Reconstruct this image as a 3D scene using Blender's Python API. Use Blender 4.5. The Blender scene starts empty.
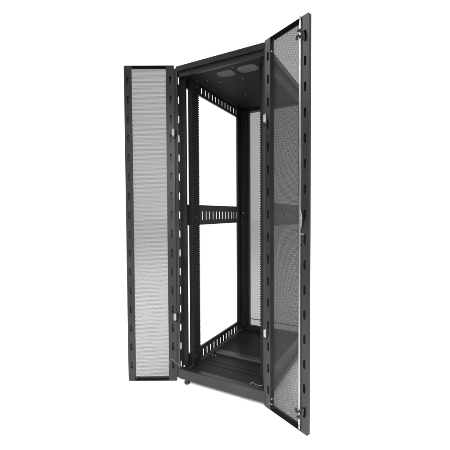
import bpy, math, random
import numpy as np
from mathutils import Vector, Matrix
random.seed(4)
scene = bpy.context.scene
COL = scene.collection
R = math.radians

# ------------------------------------------------------------------ materials
def nodes_of(name):
    m = bpy.data.materials.new(name); m.use_nodes = True
    nt = m.node_tree
    return m, nt, nt.nodes['Principled BSDF']

def powder(name, base, rough, bump=.12, spec=.5, var=.25):
    m, nt, b = nodes_of(name)
    tc = nt.nodes.new('ShaderNodeTexCoord')
    n1 = nt.nodes.new('ShaderNodeTexNoise'); n1.inputs['Scale'].default_value = 900; n1.inputs['Detail'].default_value = 2
    n2 = nt.nodes.new('ShaderNodeTexNoise'); n2.inputs['Scale'].default_value = 3.5; n2.inputs['Detail'].default_value = 5
    nt.links.new(tc.outputs['Object'], n1.inputs['Vector']); nt.links.new(tc.outputs['Object'], n2.inputs['Vector'])
    mr = nt.nodes.new('ShaderNodeMapRange')
    mr.inputs['From Min'].default_value = .3; mr.inputs['From Max'].default_value = .7
    mr.inputs['To Min'].default_value = 1 - var; mr.inputs['To Max'].default_value = 1 + var
    nt.links.new(n2.outputs['Fac'], mr.inputs['Value'])
    mx = nt.nodes.new('ShaderNodeVectorMath'); mx.operation = 'SCALE'
    mx.inputs[0].default_value = base
    nt.links.new(mr.outputs['Result'], mx.inputs['Scale'])
    nt.links.new(mx.outputs['Vector'], b.inputs['Base Color'])
    rr = nt.nodes.new('ShaderNodeMapRange')
    rr.inputs['From Min'].default_value = .3; rr.inputs['From Max'].default_value = .7
    rr.inputs['To Min'].default_value = rough - .06; rr.inputs['To Max'].default_value = rough + .08
    nt.links.new(n2.outputs['Fac'], rr.inputs['Value']); nt.links.new(rr.outputs['Result'], b.inputs['Roughness'])
    bp = nt.nodes.new('ShaderNodeBump'); bp.inputs['Strength'].default_value = bump; bp.inputs['Distance'].default_value = .0004
    nt.links.new(n1.outputs['Fac'], bp.inputs['Height']); nt.links.new(bp.outputs['Normal'], b.inputs['Normal'])
    b.inputs['Specular IOR Level'].default_value = spec
    return m

def metal(name, base, rough):
    m, nt, b = nodes_of(name)
    tc = nt.nodes.new('ShaderNodeTexCoord')
    n = nt.nodes.new('ShaderNodeTexNoise'); n.inputs['Scale'].default_value = 40; n.inputs['Detail'].default_value = 4
    nt.links.new(tc.outputs['Object'], n.inputs['Vector'])
    rr = nt.nodes.new('ShaderNodeMapRange')
    rr.inputs['To Min'].default_value = rough - .1; rr.inputs['To Max'].default_value = rough + .12
    nt.links.new(n.outputs['Fac'], rr.inputs['Value']); nt.links.new(rr.outputs['Result'], b.inputs['Roughness'])
    b.inputs['Base Color'].default_value = (*base, 1); b.inputs['Metallic'].default_value = 1
    return m

BLACK = powder('black_powder_coat', (.010, .010, .0102), .42, spec=.28)
DOORM = powder('charcoal_powder_coat', (.0095, .0095, .0098), .34, spec=.29, var=.4)
INNER = powder('matt_black_interior', (.0055, .0055, .0057), .6, spec=.1)
FLOORM = powder('worn_black_base_plate', (.007, .007, .0072), .42, spec=.08, var=.45)
MESHM = powder('perforated_sheet_coat', (.014, .014, .0144), .5, bump=0, spec=.3, var=.1)
ZINC = metal('zinc_plated_steel', (.34, .34, .335), .36)
RUBBER = powder('black_plastic', (.008, .008, .008), .5, bump=.05, spec=.4)
WIRE = powder('light_grey_cable_jacket', (.15, .15, .146), .5, bump=0, spec=.3, var=.05)
WHITE = powder('white_studio_floor', (.95, .95, .95), .7, bump=0, spec=.2, var=.01)

# ------------------------------------------------------------------ mesh helpers
class MB:
    def __init__(s): s.v = []; s.f = []
    def box(s, x0, x1, y0, y1, z0, z1, M=None):
        if x0 > x1: x0, x1 = x1, x0
        if y0 > y1: y0, y1 = y1, y0
        i = len(s.v)
        P = [(x0,y0,z0),(x1,y0,z0),(x1,y1,z0),(x0,y1,z0),(x0,y0,z1),(x1,y0,z1),(x1,y1,z1),(x0,y1,z1)]
        if M: P = [tuple(M @ Vector(p)) for p in P]
        s.v += P
        s.f += [(i,i+3,i+2,i+1),(i+4,i+5,i+6,i+7),(i,i+1,i+5,i+4),(i+1,i+2,i+6,i+5),(i+2,i+3,i+7,i+6),(i+3,i,i+4,i+7)]
        return s
    def prism(s, pts, fn, a, b):
        """extrude the polygon pts (u,v) from a to b along the third axis; fn(u,v,t)->xyz"""
        i = len(s.v); n = len(pts)
        s.v += [fn(u, v, a) for u, v in pts] + [fn(u, v, b) for u, v in pts]
        s.f += [tuple(range(i+n-1, i-1, -1)), tuple(range(i+n, i+2*n))]
        for k in range(n):
            l = (k+1) % n; s.f.append((i+k, i+l, i+n+l, i+n+k))
        return s
    def plate(s, U, V, holes, fn, a, b):
        """flat plate U x V with rectangular holes (u0,u1,v0,v1); cell grid; fn(u,v,t)"""
        us = sorted({round(u,5) for u in [*U, *[q for h in holes for q in h[:2]]] if U[0]-1e-6 <= u <= U[1]+1e-6})
        vs = sorted({round(v,5) for v in [*V, *[q for h in holes for q in h[2:]]] if V[0]-1e-6 <= v <= V[1]+1e-6})
        nu, nv = len(us)-1, len(vs)-1
        solid = [[not any(h[0]-1e-6 <= (us[i]+us[i+1])/2 <= h[1]+1e-6 and h[2]-1e-6 <= (vs[j]+vs[j+1])/2 <= h[3]+1e-6 for h in holes)
                  for j in range(nv)] for i in range(nu)]
        base = len(s.v); W = nv+1
        for t in (a, b):
            for u in us:
                for v in vs: s.v.append(fn(u, v, t))
        N = (nu+1)*W
        g = lambda i, j, k: base + k*N + i*W + j
        S = lambda i, j: 0 <= i < nu and 0 <= j < nv and solid[i][j]
        for i in range(nu):
            for j in range(nv):
                if not solid[i][j]: continue
                s.f.append((g(i,j,0), g(i,j+1,0), g(i+1,j+1,0), g(i+1,j,0)))
                s.f.append((g(i,j,1), g(i+1,j,1), g(i+1,j+1,1), g(i,j+1,1)))
                if not S(i-1,j): s.f.append((g(i,j,0), g(i,j,1), g(i,j+1,1), g(i,j+1,0)))
                if not S(i+1,j): s.f.append((g(i+1,j,0), g(i+1,j+1,0), g(i+1,j+1,1), g(i+1,j,1)))
                if not S(i,j-1): s.f.append((g(i,j,0), g(i+1,j,0), g(i+1,j,1), g(i,j,1)))
                if not S(i,j+1): s.f.append((g(i,j+1,0), g(i,j+1,1), g(i+1,j+1,1), g(i+1,j+1,0)))
        return s
    def slot_strip(s, U, V, slots, fn, a, b, n=20):
        """strip with one column of round-ended slots (uc, vc, w, h), stacked along v"""
        slots = sorted(slots, key=lambda q: q[1])
        cuts = [V[0]] + [(p[1]+q[1])/2 for p, q in zip(slots, slots[1:])] + [V[1]]
        for (uc, vc, w, h), v0, v1 in zip(slots, cuts, cuts[1:]):
            i = len(s.v); inner = []; outer = []
            r = w/2*.98; hh = max(h/2-r, 0)
            angs = [2*math.pi*(k+.5)/n for k in range(n)]
            # insert rectangle corners
            cs = [math.atan2(y-vc, x-uc) % (2*math.pi) for x in U for y in (v0, v1)]
            for c in cs:
                k = min(range(n), key=lambda q: abs(((angs[q]-c+math.pi) % (2*math.pi))-math.pi)); angs[k] = c
            angs.sort()
            for an in angs:
                dx, dy = math.cos(an), math.sin(an)
                t = min([( (U[1]-uc)/dx if dx > 0 else (U[0]-uc)/dx ) if abs(dx) > 1e-9 else 1e9,
                         ( (v1-vc)/dy if dy > 0 else (v0-vc)/dy ) if abs(dy) > 1e-9 else 1e9])
                outer.append((uc+dx*t, vc+dy*t))
                # superellipse-ish stadium
                t2 = 1/((abs(dx)/(w/2))**5+(abs(dy)/(h/2))**5)**.2
                inner.append((uc+dx*t2, vc+dy*t2))
            m = len(angs)
            for tt in (a, b):
                s.v += [fn(u, v, tt) for u, v in outer] + [fn(u, v, tt) for u, v in inner]
            for k in range(m):
                l = (k+1) % m
                O0, O1, I0, I1 = i+k, i+l, i+m+k, i+m+l
                s.f.append((O0, I0, I1, O1)); s.f.append((O0+2*m, O1+2*m, I1+2*m, I0+2*m))
                s.f.append((I0, I0+2*m, I1+2*m, I1)); s.f.append((O0, O1, O1+2*m, O0+2*m))
        return s
    def tube(s, pts, r, n=10, taper=None):
        pts = [Vector(p) for p in pts]; i = len(s.v); prev = None
        for k, p in enumerate(pts):
            d = (pts[min(k+1, len(pts)-1)]-pts[max(k-1, 0)]).normalized()
            if prev is None: prev = d.orthogonal().normalized()
            u = (prev-d*prev.dot(d)).normalized(); w = d.cross(u); prev = u
            rr = r if taper is None else r*taper[k]
            s.v += [tuple(p+rr*(u*math.cos(2*math.pi*q/n)+w*math.sin(2*math.pi*q/n))) for q in range(n)]
        for k in range(len(pts)-1):
            for q in range(n):
                l = (q+1) % n; a = i+k*n
                s.f.append((a+q, a+l, a+n+l, a+n+q))
        s.f += [tuple(range(i+n-1, i-1, -1)), tuple(range(i+(len(pts)-1)*n, i+len(pts)*n))]
        return s
    def lathe(s, prof, c=(0,0,0), n=24, axis='z'):
        i = len(s.v)
        for r, h in prof:
            for q in range(n):
                a = 2*math.pi*q/n; x, y = r*math.cos(a), r*math.sin(a)
                p = (x, y, h) if axis == 'z' else ((x, h, y) if axis == 'y' else (h, x, y))
                s.v.append((c[0]+p[0], c[1]+p[1], c[2]+p[2]))
        for k in range(len(prof)-1):
            for q in range(n):
                l = (q+1) % n; a = i+k*n
                s.f.append((a+q, a+l, a+n+l, a+n+q))
        s.f += [tuple(range(i+n-1, i-1, -1)), tuple(range(i+(len(prof)-1)*n, i+len(prof)*n))]
        return s
    def build(s, name, mat, parent=None, label=None, bevel=0, smooth=False):
        me = bpy.data.meshes.new(name); me.from_pydata(s.v, [], s.f); me.materials.append(mat)
        import bmesh
        bm = bmesh.new(); bm.from_mesh(me); bmesh.ops.recalc_face_normals(bm, faces=bm.faces); bm.to_mesh(me); bm.free()
        if smooth:
            for p in me.polygons: p.use_smooth = True
        o = bpy.data.objects.new(name, me); COL.objects.link(o)
        if parent: o.parent = parent
        if label: o['label'] = label
        if bevel:
            b = o.modifiers.new('bevel', 'BEVEL'); b.width = bevel; b.segments = 2; b.limit_method = 'ANGLE'; b.angle_limit = R(40)
        return o

def curve_pts(ctrl, n=40):
    """catmull-rom through ctrl"""
    c = [Vector(p) for p in ctrl]; c = [2*c[0]-c[1]] + c + [2*c[-1]-c[-2]]
    out = []; seg = len(c)-3
    for k in range(n+1):
        t = k/n*seg; i = min(int(t), seg-1); t -= i
        p0, p1, p2, p3 = c[i:i+4]
        out.append(.5*((2*p1)+(-p0+p2)*t+(2*p0-5*p1+4*p2-p3)*t*t+(-p0+3*p1-3*p2+p3)*t**3))
    return out

# perforated sheet: hexagonal lattice of hexagonal holes, real thickness
def perforated_mesh(name, W, H, pitch=.005, ratio=.617, t=.0008, mask=None):
    """sheet centred on the origin in its local XZ plane, thickness along Y"""
    Rr = pitch/math.sqrt(3)                  # circumradius of a cell
    nx = int(W/pitch); nz = int(H/(1.5*Rr))
    ang = np.radians(30+60*np.arange(6))     # pointy-top cells
    hx = np.cos(ang); hz = np.sin(ang)
    cx = []; cz = []
    for j in range(nz):
        off = pitch/2 if j % 2 else 0
        xs = -W/2+pitch/2+off+pitch*np.arange(nx-(1 if j % 2 else 0))
        cx.append(xs); cz.append(np.full(len(xs), -H/2+Rr+1.5*Rr*j))
    cx = np.concatenate(cx); cz = np.concatenate(cz)
    if mask is not None:
        k = mask(cx, cz); cx = cx[k]; cz = cz[k]
    n = len(cx)
    V = np.zeros((n, 4, 6, 3))
    for L, (rad, y) in enumerate(((Rr, -t/2), (Rr*ratio, -t/2), (Rr*ratio, t/2), (Rr, t/2))):
        V[:, L, :, 0] = cx[:, None]+hx*rad; V[:, L, :, 2] = cz[:, None]+hz*rad; V[:, L, :, 1] = y
    b = (np.arange(n)*24)[:, None, None, None]
    F = []
    for L in range(3):
        k = np.arange(6); l = (k+1) % 6
        F.append(np.stack([L*6+k, L*6+l, (L+1)*6+l, (L+1)*6+k], -1))
    F = np.stack(F)[None] + b
    F = F.reshape(-1, 4)
    me = bpy.data.meshes.new(name)
    me.vertices.add(n*24); me.vertices.foreach_set('co', V.reshape(-1).astype(np.float32))
    me.loops.add(F.size); me.loops.foreach_set('vertex_index', F.reshape(-1).astype(np.int32))
    me.polygons.add(len(F)); me.polygons.foreach_set('loop_start', np.arange(0, F.size, 4, dtype=np.int32))
    me.materials.append(MESHM)
    me.update(calc_edges=True)
    return me

def link(name, me, parent=None, loc=(0,0,0), label=None):
    o = bpy.data.objects.new(name, me); COL.objects.link(o); o.location = loc
    if parent: o.parent = parent
    if label: o['label'] = label
    return o

YZ = lambda x: (lambda u, v, t: (x+t, u, v))      # plate in the y-z plane
XZ = lambda y: (lambda u, v, t: (u, y+t, v))      # plate in the x-z plane
XY = lambda z: (lambda u, v, t: (u, v, z+t))

# ------------------------------------------------------------------ cabinet dimensions (metres)
W, D, H = .601, .984, 2.0
GZ = -.052                                  # the floor it stands on
SLOTZ = [.087+.1219*k for k in range(16)]

root = bpy.data.objects.new('server_cabinet', None); COL.objects.link(root)
root.location = (0, 0, 0)
root['label'] = 'tall black open sided server rack cabinet with both perforated front doors swung wide open'
root['category'] = 'server cabinet'

def mir(x, s): return x if s < 0 else W-x       # s=-1 left side, +1 right side
def bx(mb, s, x0, x1, *a): return mb.box(mir(x0, s), mir(x1, s), *a)

# --- corner posts
for s in (-1, 1):
    m = MB()
    X = lambda x: mir(x, s)
    bx(m, s, -.0135, .007, .0, .0018, .006, H-.012)                  # narrow front flange
    slots = [(.0170, z, .0125, .050) for z in SLOTZ]
    if s < 0: fn = lambda u, v, t: (.007+t, u, v)
    else:     fn = lambda u, v, t: (W-.007-t, u, v)
    m.slot_strip((.0022, .050), (.066, H-.0345), slots, fn, 0, .002)
    bx(m, s, .0071, .033, .0503, .0523, .066, H-.036)              # inward return
    bx(m, s, .0331, .0355, .0503, .066, .066, H-.036)
    m.build('corner_post', DOORM if s < 0 else BLACK, root)
    m = MB()                                                       # rear corner post with its wide side plate
    bx(m, s, .0, .078, .952, .984, .074, H-.042)
    bx(m, s, .011, .013, .838, .9515, .036, H-.021)
    bx(m, s, .013, .024, .838, .8395, .14, H-.12)
    for z in [.25+.15*k for k in range(11)]:
        bx(m, s, .0131, .0145, .868, .872, z, z+.06)
    m.build('corner_post', BLACK, root)

# --- top
m = MB()
PILL = []
def pill(cx, cy, w, h, n=10):
    r = h*.36; out = []
    for qx, qy, a0 in ((1,1,0),(-1,1,90),(-1,-1,180),(1,-1,270)):
        for k in range(n):
            a = R(a0+90*k/(n-1)); out.append((cx+qx*(w/2-r)+r*math.cos(a), cy+qy*(h/2-r)+r*math.sin(a)))
    return out
vents = [(.247, .213, .118, .098), (.402, .212, .132, .102)]
# top sheet: a band in which two pill openings are cut, plus solid bands around it
y0, y1 = .145, .285
cuts = [(.03, .3245, vents[0]), (.3245, .571, vents[1])]
for xa, xb, (cx, cy, w, h) in cuts:
    inner = pill(cx, cy, w, h); n = len(inner); outer = []
    angs = [math.atan2(p[1]-cy, p[0]-cx) for p in inner]
    corners = [math.atan2(y-cy, x-cx) for x in (xa, xb) for y in (y0, y1)]
    near = {min(range(n), key=lambda q: abs(angs[q]-c)): c for c in corners}
    for q, an in enumerate(angs):
        an = near.get(q, an); dx, dy = math.cos(an), math.sin(an)
        t = min((xb-cx)/dx if dx > 0 else (xa-cx)/dx, (y1-cy)/dy if dy > 0 else (y0-cy)/dy)
        outer.append((cx+dx*t, cy+dy*t))
    i = len(m.v)
    for z in (1.979, 1.981):
        m.v += [(*p, z) for p in outer]+[(*p, z) for p in inner]
    for k in range(n):
        l = (k+1) % n
        m.f += [(i+k, i+l, i+n+l, i+n+k), (i+2*n+k, i+3*n+k, i+3*n+l, i+2*n+l), (i+n+k, i+n+l, i+3*n+l, i+3*n+k)]
m.box(.03, .571, .034, y0, 1.979, 1.981)
m.box(.03, .571, y1, .954, 1.979, 1.981)
m.box(.01, .03, .034, .954, 1.979, 1.981); m.box(.571, .591, .034, .954, 1.979, 1.981)
top = m.build('top_panel', INNER, root)
for cx, cy, w, h in vents:
    def mask(x, z, w=w+.008, h=h+.008):
        r = h*.36+.004; a = np.maximum(np.abs(x)-(w/2-r), 0); b = np.maximum(np.abs(z)-(h/2-r), 0)
        return a*a+b*b < r**2
    me = perforated_mesh('vent_grille', w+.024, h+.024, .0052, .61, .0012, mask)
    g = link('vent_grille', me, top, (cx, cy, 1.982)); g.rotation_euler = (R(90), 0, 0)
m = MB()
m.box(.0, W+.002, -.002, .034, 1.967, H)                        # front fascia of the roof
m.box(.0, .0105, .0342, .952, 1.962, H-.001); m.box(W-.0105, W, .0342, .952, 1.962, H-.001)
m.box(.0, W, .9522, .984, 1.9585, H-.001)
m.build('roof_frame', DOORM, root, bevel=.0025)
m = MB()
m.box(.012, W-.012, .012, .030, 1.936, 1.9665)
m.build('header_rail', BLACK, root, bevel=.002)

# --- base
m = MB()
m.box(.0, W, -.002, .040, .0, .066)
m.build('front_sill', DOORM, root, bevel=.004)
m = MB()
m.box(.0, .040, .0402, .952, .0, .034); m.box(W-.040, W, .0402, .952, .0, .034)
m.box(.0, W, .9522, .984, .0, .0735)
m.build('base_frame', BLACK, root, bevel=.002)
m = MB()
m.box(.0402, W-.0402, .0402, .205, .030, .036)
m.box(.0402, W-.0402, .209, .352, .030, .0355)
m.box(.0402, W-.0402, .42, .66, .030, .036)
m.box(.0402, W-.0402, .664, .952, .030, .0355)
m.box(.0402, W-.0402, .050, .056, .0362, .041)
m.box(.0402, W-.0402, .196, .2, .0362, .0385)
m.box(.0402, W-.0402, .25, .2535, .0357, .038)
m.box(.0402, W-.0402, .66, .664, .030, .0345)
m.build('floor_panel', FLOORM, root, bevel=.001)
m = MB()
m.prism([(.354, .026), (.418, .026), (.418, .050), (.410, .057), (.362, .057), (.354, .050)], lambda u, v, t: (t, u, v), .075, W-.075)
m.build('cross_bar', DOORM, root, bevel=.0015)
m = MB()
m.tube([(.455,.415,.06),(.455,.407,.06)], .003); m.build('floor_catch', ZINC, root)

# --- side rails, three each side, with cable slots
for s in (-1, 1):
    for z0, z1, s0, s1 in ((1.888, 1.9615, 1.912, 1.953), (.994, 1.131, 1.028, 1.086), (.0365, .133, .046, .096)):
        m = MB()
        hw_ = .0047 if z0 > .5 else .0055
        holes = [(.28+.0499*k-hw_, .28+.0499*k+hw_, s0, s1) for k in range(-1, 12)]
        # holes near the front post too
        if s < 0: fn = lambda u, v, t: (.015+t, u, v)
        else:     fn = lambda u, v, t: (W-.015-t, u, v)
        m.plate((.0525, .8375), (z0, z1), [h for h in holes if h[0] > .2], fn, 0, .0016)
        fl = (z0, z0+.0016) if z0 > .5 else (z1-.0016, z1)
        bx(m, s, .0168, .028, .0525, .8375, *fl)
        if .5 < z0 < 1.5: bx(m, s, .0168, .028, .0525, .8375, z1-.0016, z1)
        m.build('side_rail', BLACK, root)
# stamped lower stiffener of the middle rails: narrow proud band
for s in (-1, 1):
    m = MB(); bx(m, s, .012, .0148, .0525, .8375, .995, 1.020); m.build('stiffener_band', BLACK, root, bevel=.0008)

# --- 19 inch mounting rails
U3 = .04445/3
def mounting_rail(s, yf, depth, xin, xout, zb, zt):
    m = MB(); dirn = 1
    nz = int((zt-zb-.03)/U3)
    zs = [zb+.015+U3*k for k in range(nz)]
    notch = [(xin-.0095, xin, z-.0032, z+.0032) for z in zs]
    if s < 0: fn = lambda u, v, t: (u, yf+t, v)
    else:     fn = lambda u, v, t: (W-u, yf+t, v)
    m.plate((xout, xin), (zb, zt), [(xin-.0075, xin-.001, z-.0032, z+.0032) for z in zs] if s < 0 else [(xin-.0055, xin, z-.0032, z+.0032) for z in zs], fn, 0, .002)
    if s < 0:
        fn2 = lambda u, v, t: (xin-.002+t, u, v)
        m.plate((yf+.0021, yf+depth), (zb, zt), [(yf+depth-.006, yf+depth, z-.0032, z+.0032) for z in zs], fn2, 0, .002)
        bx(m, s, xout, xout+.002, yf+.0021, yf+depth-.012, zb, zt)
    else:
        bx(m, s, xin-.012, xin-.010, yf+.0021, yf+depth-.01, zb, zt)
        bx(m, s, xout, xout+.002, yf+.0021, yf+depth-.012, zb, zt)
    o = m.build('mounting_rail', INNER, root)
    return o
for s in (-1, 1):
    mounting_rail(s, .09, .072, .0685, .030, .0668, 1.9355)
    mounting_rail(s, .895, .05, .0685, .024, .0745, 1.957)

# --- small zinc screws and studs on the frame
screws = []
def screw(x, y, z, axis, r=.0035, name='screw', parent=root, mat=ZINC):
    mb = MB(); d = -.0025 if axis == 'y' else .0025
    mb.lathe([(r, 0), (r, d*.6), (r*.6, d), (.0001, d)], (x, y, z), 12, axis); mb.build(name, mat, parent)
for x, y in ((.09, .24), (.15, .31), (.31, .33), (.33, .14), (.475, .33), (.2, .62), (.3, .7), (.45, .5)):
    mb = MB(); mb.lathe([(.004, 0), (.004, -.0015), (.002, -.003), (.0001, -.003)], (x, y, 1.979), 12); mb.build('screw', ZINC, top)
screw(.0685, .138, 1.905, 'x'); screw(.0685, .138, 1.945, 'x')
screw(.0685, .125, 1.05, 'x'); screw(.0685, .125, .155, 'x')
screw(.050, .893, 1.075, 'y', .005); screw(.045, .893, .99, 'y'); screw(.05, .893, 1.93, 'y', .003)
screw(.0166, .8, .12, 'x'); screw(.0166, .83, 1.01, 'x')
for k, (x, z) in enumerate(((.262, .040), (.345, .034), (.5, .034))):
    mb = MB(); mb.lathe([(.0042, 0), (.0042, -.0012), (.0025, -.0016), (.0001, -.0012)], (x, -.002, z), 14, 'y'); mb.build('screw', RUBBER, root)
for x, y in ((.06, .335), (.085, .335), (.075, .38)):
    mb = MB(); mb.lathe([(.0055, .036), (.0055, .041), (.003, .043), (.0001, .043)], (x, y, 0), 12); mb.build('screw', ZINC, root)
mb = MB()                                                           # not a screw: bright pin standing in for slot light beside the post
mb.tube([(.0685+.001, .1, .118), (.0685+.001, .1, .13)], .0015); mb.build('screw', ZINC, root)

# --- hinges on the two front posts
for s in (-1, 1):
    for z in (1.585, .405):
        m = MB()
        xc = -.012 if s < 0 else W+.003
        hwid = .010 if s < 0 else .0065
        m.box(xc-hwid, xc+hwid, -.020, -.0135, z-.020, z+.020)
        m.tube([(xc+.003*s, -.013, z-.026), (xc+.003*s, -.013, z+.026)], .0035)
        m.build('hinge', ZINC, root, bevel=.0015)
        m = MB()                                                    # dark hinge post pin bracket
        m.box(xc-.004, xc+.004, -.0125, -.0005, z-.034, z-.029); m.build('hinge_bracket', BLACK, root)

# --- levelling feet
for x, y in ((.030, .052), (.585, .075), (.045, .93), (W-.045, .93)):
    m = MB()
    m.lathe([(.0045, -.034), (.0045, .004)], (x, y, 0), 12)
    f = m.build('levelling_foot', ZINC, root, smooth=False)
    m = MB()
    m.lathe([(.0001, GZ+.0005), (.0175, GZ+.0005), (.019, GZ+.004), (.019, GZ+.013), (.013, GZ+.020), (.011, GZ+.022), (.011, GZ+.030), (.0055, GZ+.031)], (x, y, 0), 20)
    m.build('foot_pad', RUBBER, f, smooth=False)

# ------------------------------------------------------------------ doors
ZB, ZT = -.018, 2.0085
def make_panel(L): return perforated_mesh('mesh_panel', L-.074, ZT-ZB-.016)

def front_door(s, L, ang, loc, panel, hw=.045, fw=.044):
    """local: x = s*u from the hinge edge, y = towards the inner face (0 = inner face), z up"""
    S = -s                                  # left door: u=+x ; right door: u=-x
    def ub(m, u0, u1, n0, n1, z0, z1): m.box(S*u0, S*u1, n0, n1, z0, z1)
    T = -.028
    m = MB()
    fn = lambda u, v, t: (S*u, t, v)
    e = .0125
    m.slot_strip((.0, hw), (ZB+e, ZT-e), [(.0225, z, .013, .054) for z in SLOTZ], fn, -.0016, 0)
    m.slot_strip((L-fw, L), (ZB+e, ZT-e), [(L-fw*.52, z, .0145, .046) for z in SLOTZ], fn, -.0016, 0)
    # flange ends, with rounded outer corners on the free edge
    for z0, z1, sg in ((ZB, ZB+e, -1), (ZT-e, ZT, 1)):
        m.prism([(0, z0), (hw, z0), (hw, z1), (0, z1)], fn, -.0016, 0)
        r = .009; a = []
        for k in range(7):
            q = R(90*k/6); a.append((L-r+r*math.sin(q), (z0 if sg > 0 else z1)*0 + ((z1-r+r*math.cos(q)) if sg > 0 else (z0+r-r*math.cos(q)))))
        pts = [(L-fw, z0 if sg > 0 else z1), (L-fw, z1 if sg > 0 else z0)] + a + [(L, z0 if sg > 0 else z1)]
        m.prism(pts, fn, -.0016, 0)
    # returns towards the mesh, outer side walls, outer skin borders
    ub(m, hw-.0016, hw, T+.0053, -.0018, ZB+.0003, ZT-.0003)
    ub(m, L-fw, L-fw+.0016, T+.0053, -.0018, ZB+.0003, ZT-.0003)
    ub(m, .0, .0016, T, -.0018, ZB+.001, ZT-.001)
    ub(m, L-.0016, L, T+.014, -.0018, ZB+.007, ZT-.007)
    ub(m, .0018, hw-.002, T, T+.0016, ZB+.001, ZT-.001)
    ub(m, L-fw+.002, L-.0018, T+.014, T+.0156, ZB+.007, ZT-.007)
    rails = []
    for za, zb, zc, zd in ((ZT-.0016, ZT-.0002, ZT-.013, ZT-.0018), (ZB+.0002, ZB+.0016, ZB+.0018, ZB+.018)):
        q = MB()
        ub(q, hw+.0002, L-fw-.0002, T+.002, -.0002, za, zb)
        ub(q, hw+.0002, L-fw-.0002, T+.002, T+.0036, zc, zd)
        rails.append(q)
    door = m.build('front_door', DOORM, root)
    door.location = loc; door.rotation_euler = (0, 0, ang)
    for q in rails: q.build('cross_channel', INNER, door)
    p = link('mesh_panel', panel, door, (S*(hw+L-fw)/2, T+.0045, (ZB+ZT)/2))
    return door, S

LL, LR = .316, .3060
panel = make_panel(LL)
dl, SL = front_door(-1, LL, R(-150.9), (-.0115, -.004, 0), panel, hw=.051)
dl['label'] = 'left front door seen flat on, pale mesh between slotted uprights'
dr, SR = front_door(1, LR, R(153.3), (W, 0, 0), panel, hw=.0405, fw=.047)
dr['label'] = 'right front door with the zinc locking rod on its inner face'

# --- locking rod and its guides on the right door (local coordinates of that door)
def P(u, n, z): return (SR*u, n, z)
m = MB()
u0 = LR-.0515
m.box(SR*(u0-.0052), SR*(u0+.0052), .0008, .0065, ZB+.03, ZT-.0165)
m.build('lock_rod', ZINC, dr, bevel=.001)
for za, zb in ((ZT-.0163, ZT+.003), (ZB+.0298, ZB+.012)):
    m = MB(); m.tube([P(u0, .004, za), P(u0, .004, zb)], .0045); m.build('rod_tip', ZINC, dr)
for z, sg in ((1.915, 1), (.085, -1)):
    m = MB()
    m.tube(curve_pts([P(u0-.022, .006, z-.004*sg), P(u0-.006, .016, z+.004*sg), P(u0+.010, .014, z-.006*sg), P(u0+.018, .008, z-.020*sg)], 16), .0052)
    m.tube(curve_pts([P(u0-.006, .014, z+.028*sg), P(u0+.012, .014, z+.024*sg), P(u0+.024, .008, z+.004*sg), P(u0+.026, .006, z-.026*sg)], 16), .0058)
    m.build('rod_guide', RUBBER, dr, smooth=True)
m = MB()                                                            # lock case with cam, half way up
m.prism([(u0-.005, 1.005), (u0+.006, .994), (u0+.010, 1.015), (u0+.013, 1.045), (u0+.009, 1.068), (u0+.002, 1.088), (u0-.005, 1.07)], lambda u, v, t: P(u+.007, t, v), .0068, .0115)
lock = m.build('lock_case', ZINC, dr, bevel=.003)
m = MB(); m.lathe([(.006, 0), (.006, .004), (.004, .006), (.0001, .006)], (SR*(u0+.014), .0115, 1.045), 18, 'y'); m.build('lock_cam', ZINC, lock)
m = MB(); m.tube(curve_pts([P(u0, .008, .962), P(u0+.010, .011, .968), P(u0+.028, .007, .969)], 10), .0022); m.build('rod_spring', ZINC, dr)
m = MB(); m.tube([P(u0+.003, .0066, .915), P(u0+.003, .012, .915)], .005); m.build('screw', ZINC, dr)
# earthing studs next to the hinges of the right door
for z in (1.93, .048):
    m = MB(); m.tube([P(.050, -.012, z), P(.050, .001, z)], .0034); m.build('earth_stud', ZINC, dr)
m = MB(); m.tube(curve_pts([P(.034, .006, .024), P(.048, .008, .0235), P(.062, .004, .0245)], 8), .0022); m.build('stud_strap', ZINC, dr)

# --- green-grey bonding wires
m = MB()
Ml = Matrix.Translation((-.014, -.006, 0)) @ Matrix.Rotation(R(-150.9), 4, 'Z')
a = Ml @ Vector((.045, .004, .105)); b = Ml @ Vector((.03, .022, .137)); c = Ml @ Vector((.012, .035, .128))
m.tube(curve_pts([a, b, c, (-.0, -.02, .108), (.006, .0, .085)], 30), .0012)
m.build('bonding_wire', WIRE, root)
m = MB()
m.tube(curve_pts([(.470, .085, .0385), (.487, .092, .052), (.500, .080, .050), (.520, .085, .044), (.545, .082, .050), (.572, .070, .06)], 40), .0014)
m.build('bonding_wire', WIRE, root)

for p in (tuple(Ml @ Vector((.045, .0005, .105))), (.470, .085, .0375), (.572, .070, .0585)):
    m = MB(); m.lathe([(.005, 0), (.005, .0025), (.0032, .0035), (.0032, .0055), (.0001, .0055)], p, 12); m.build('cable_lug', ZINC, root)

# ------------------------------------------------------------------ rear door
m = MB()
m.box(.0, .032, .987, 1.010, .004, H-.006); m.box(W-.032, W, .987, 1.010, .004, H-.006)
m.box(.0322, W-.0322, .987, 1.010, .004, .036); m.box(.0322, W-.0322, .987, 1.010, H-.038, H-.006)
m.box(.0322, W-.0322, .990, .9965, .118, .124)
rd = m.build('rear_door', BLACK, root, bevel=.0015)
link('mesh_panel', perforated_mesh('rear_mesh_panel', W-.06, H-.07, .0034, .612, .0005), rd, (W/2, 1.004, H/2))

# ------------------------------------------------------------------ setting: seamless white studio floor
m = MB()
n = 96; Rf = 60
m.v = [(W/2+Rf*math.cos(2*math.pi*k/n), D/2+Rf*math.sin(2*math.pi*k/n), GZ) for k in range(n)]; m.f = [tuple(range(n))]
fl = m.build('floor', WHITE); fl['kind'] = 'structure'

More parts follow.
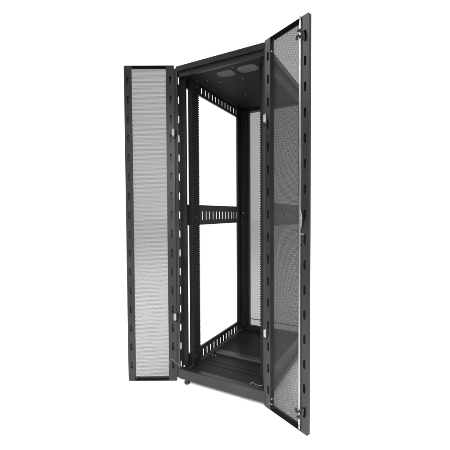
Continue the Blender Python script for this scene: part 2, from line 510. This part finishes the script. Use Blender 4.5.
# ------------------------------------------------------------------ light
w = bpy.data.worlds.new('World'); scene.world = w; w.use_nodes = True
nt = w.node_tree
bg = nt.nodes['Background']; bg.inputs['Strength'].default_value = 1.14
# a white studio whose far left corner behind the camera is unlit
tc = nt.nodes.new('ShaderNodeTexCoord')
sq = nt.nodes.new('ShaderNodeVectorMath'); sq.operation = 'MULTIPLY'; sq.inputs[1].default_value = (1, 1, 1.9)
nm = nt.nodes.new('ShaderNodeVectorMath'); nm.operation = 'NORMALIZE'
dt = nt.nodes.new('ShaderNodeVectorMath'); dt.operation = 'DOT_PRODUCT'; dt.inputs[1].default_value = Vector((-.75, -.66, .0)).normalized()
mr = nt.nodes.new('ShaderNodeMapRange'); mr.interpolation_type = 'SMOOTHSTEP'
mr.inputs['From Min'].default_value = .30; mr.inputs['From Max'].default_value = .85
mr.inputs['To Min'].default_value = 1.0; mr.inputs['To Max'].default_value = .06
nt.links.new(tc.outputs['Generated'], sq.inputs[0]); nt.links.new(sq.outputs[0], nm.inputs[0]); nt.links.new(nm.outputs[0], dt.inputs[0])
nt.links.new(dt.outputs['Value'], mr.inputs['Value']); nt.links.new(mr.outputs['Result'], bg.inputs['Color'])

def area(name, loc, target, size, power):
    d = bpy.data.lights.new(name, 'AREA'); d.shape = 'SQUARE'; d.size = size; d.energy = power
    o = bpy.data.objects.new(name, d); COL.objects.link(o); o.location = loc
    o.rotation_euler = (Vector(target)-Vector(loc)).to_track_quat('-Z', 'Y').to_euler()
    return o
area('fill_overhead', (.3, .2, 6.5), (.3, .2, 0), 9, 340)  # added fill that lifts the floor to white
for name, loc, tgt, pw in (('fill_base_left', (-.9, -2.3, 1.9), (.25, -.1, 0), 9), ('fill_base_right', (1.7, -2.4, 1.9), (.38, .0, 0), 36)):
    area(name, loc, tgt, .8, pw).data.spread = R(75)  # added fills aimed at the floor to wash out shadow under the sill
area('softbox_high_left', (-3.2, -1.7, 4.3), (.8, -.1, 1.9), 2.2, 75)

# ------------------------------------------------------------------ camera
cam = bpy.data.cameras.new('camera'); co = bpy.data.objects.new('camera', cam); COL.objects.link(co)
yaw, pitch, roll = R(28.99), R(-1.9255), R(-.3266)
fwd = Vector((-math.sin(yaw)*math.cos(pitch), math.cos(yaw)*math.cos(pitch), math.sin(pitch)))
r0 = Vector((math.cos(yaw), math.sin(yaw), 0)); u0_ = r0.cross(fwd)
r = r0*math.cos(roll)+u0_*math.sin(roll); u = -r0*math.sin(roll)+u0_*math.cos(roll)
M = Matrix((r, u, -fwd)).transposed().to_4x4(); M.translation = (1.2666, -1.7083, 1.0683)
co.matrix_world = M
cam.sensor_width = 36; cam.lens = 328.64/450*36; cam.shift_x = (225-220.81)/450
cam.clip_start = .05; cam.clip_end = 300
scene.camera = co
scene.view_settings.view_transform = 'Standard'; scene.view_settings.look = 'None'
scene.view_settings.exposure = 0; scene.view_settings.gamma = 1
scene.cycles.max_bounces = 8; scene.cycles.transparent_max_bounces = 8
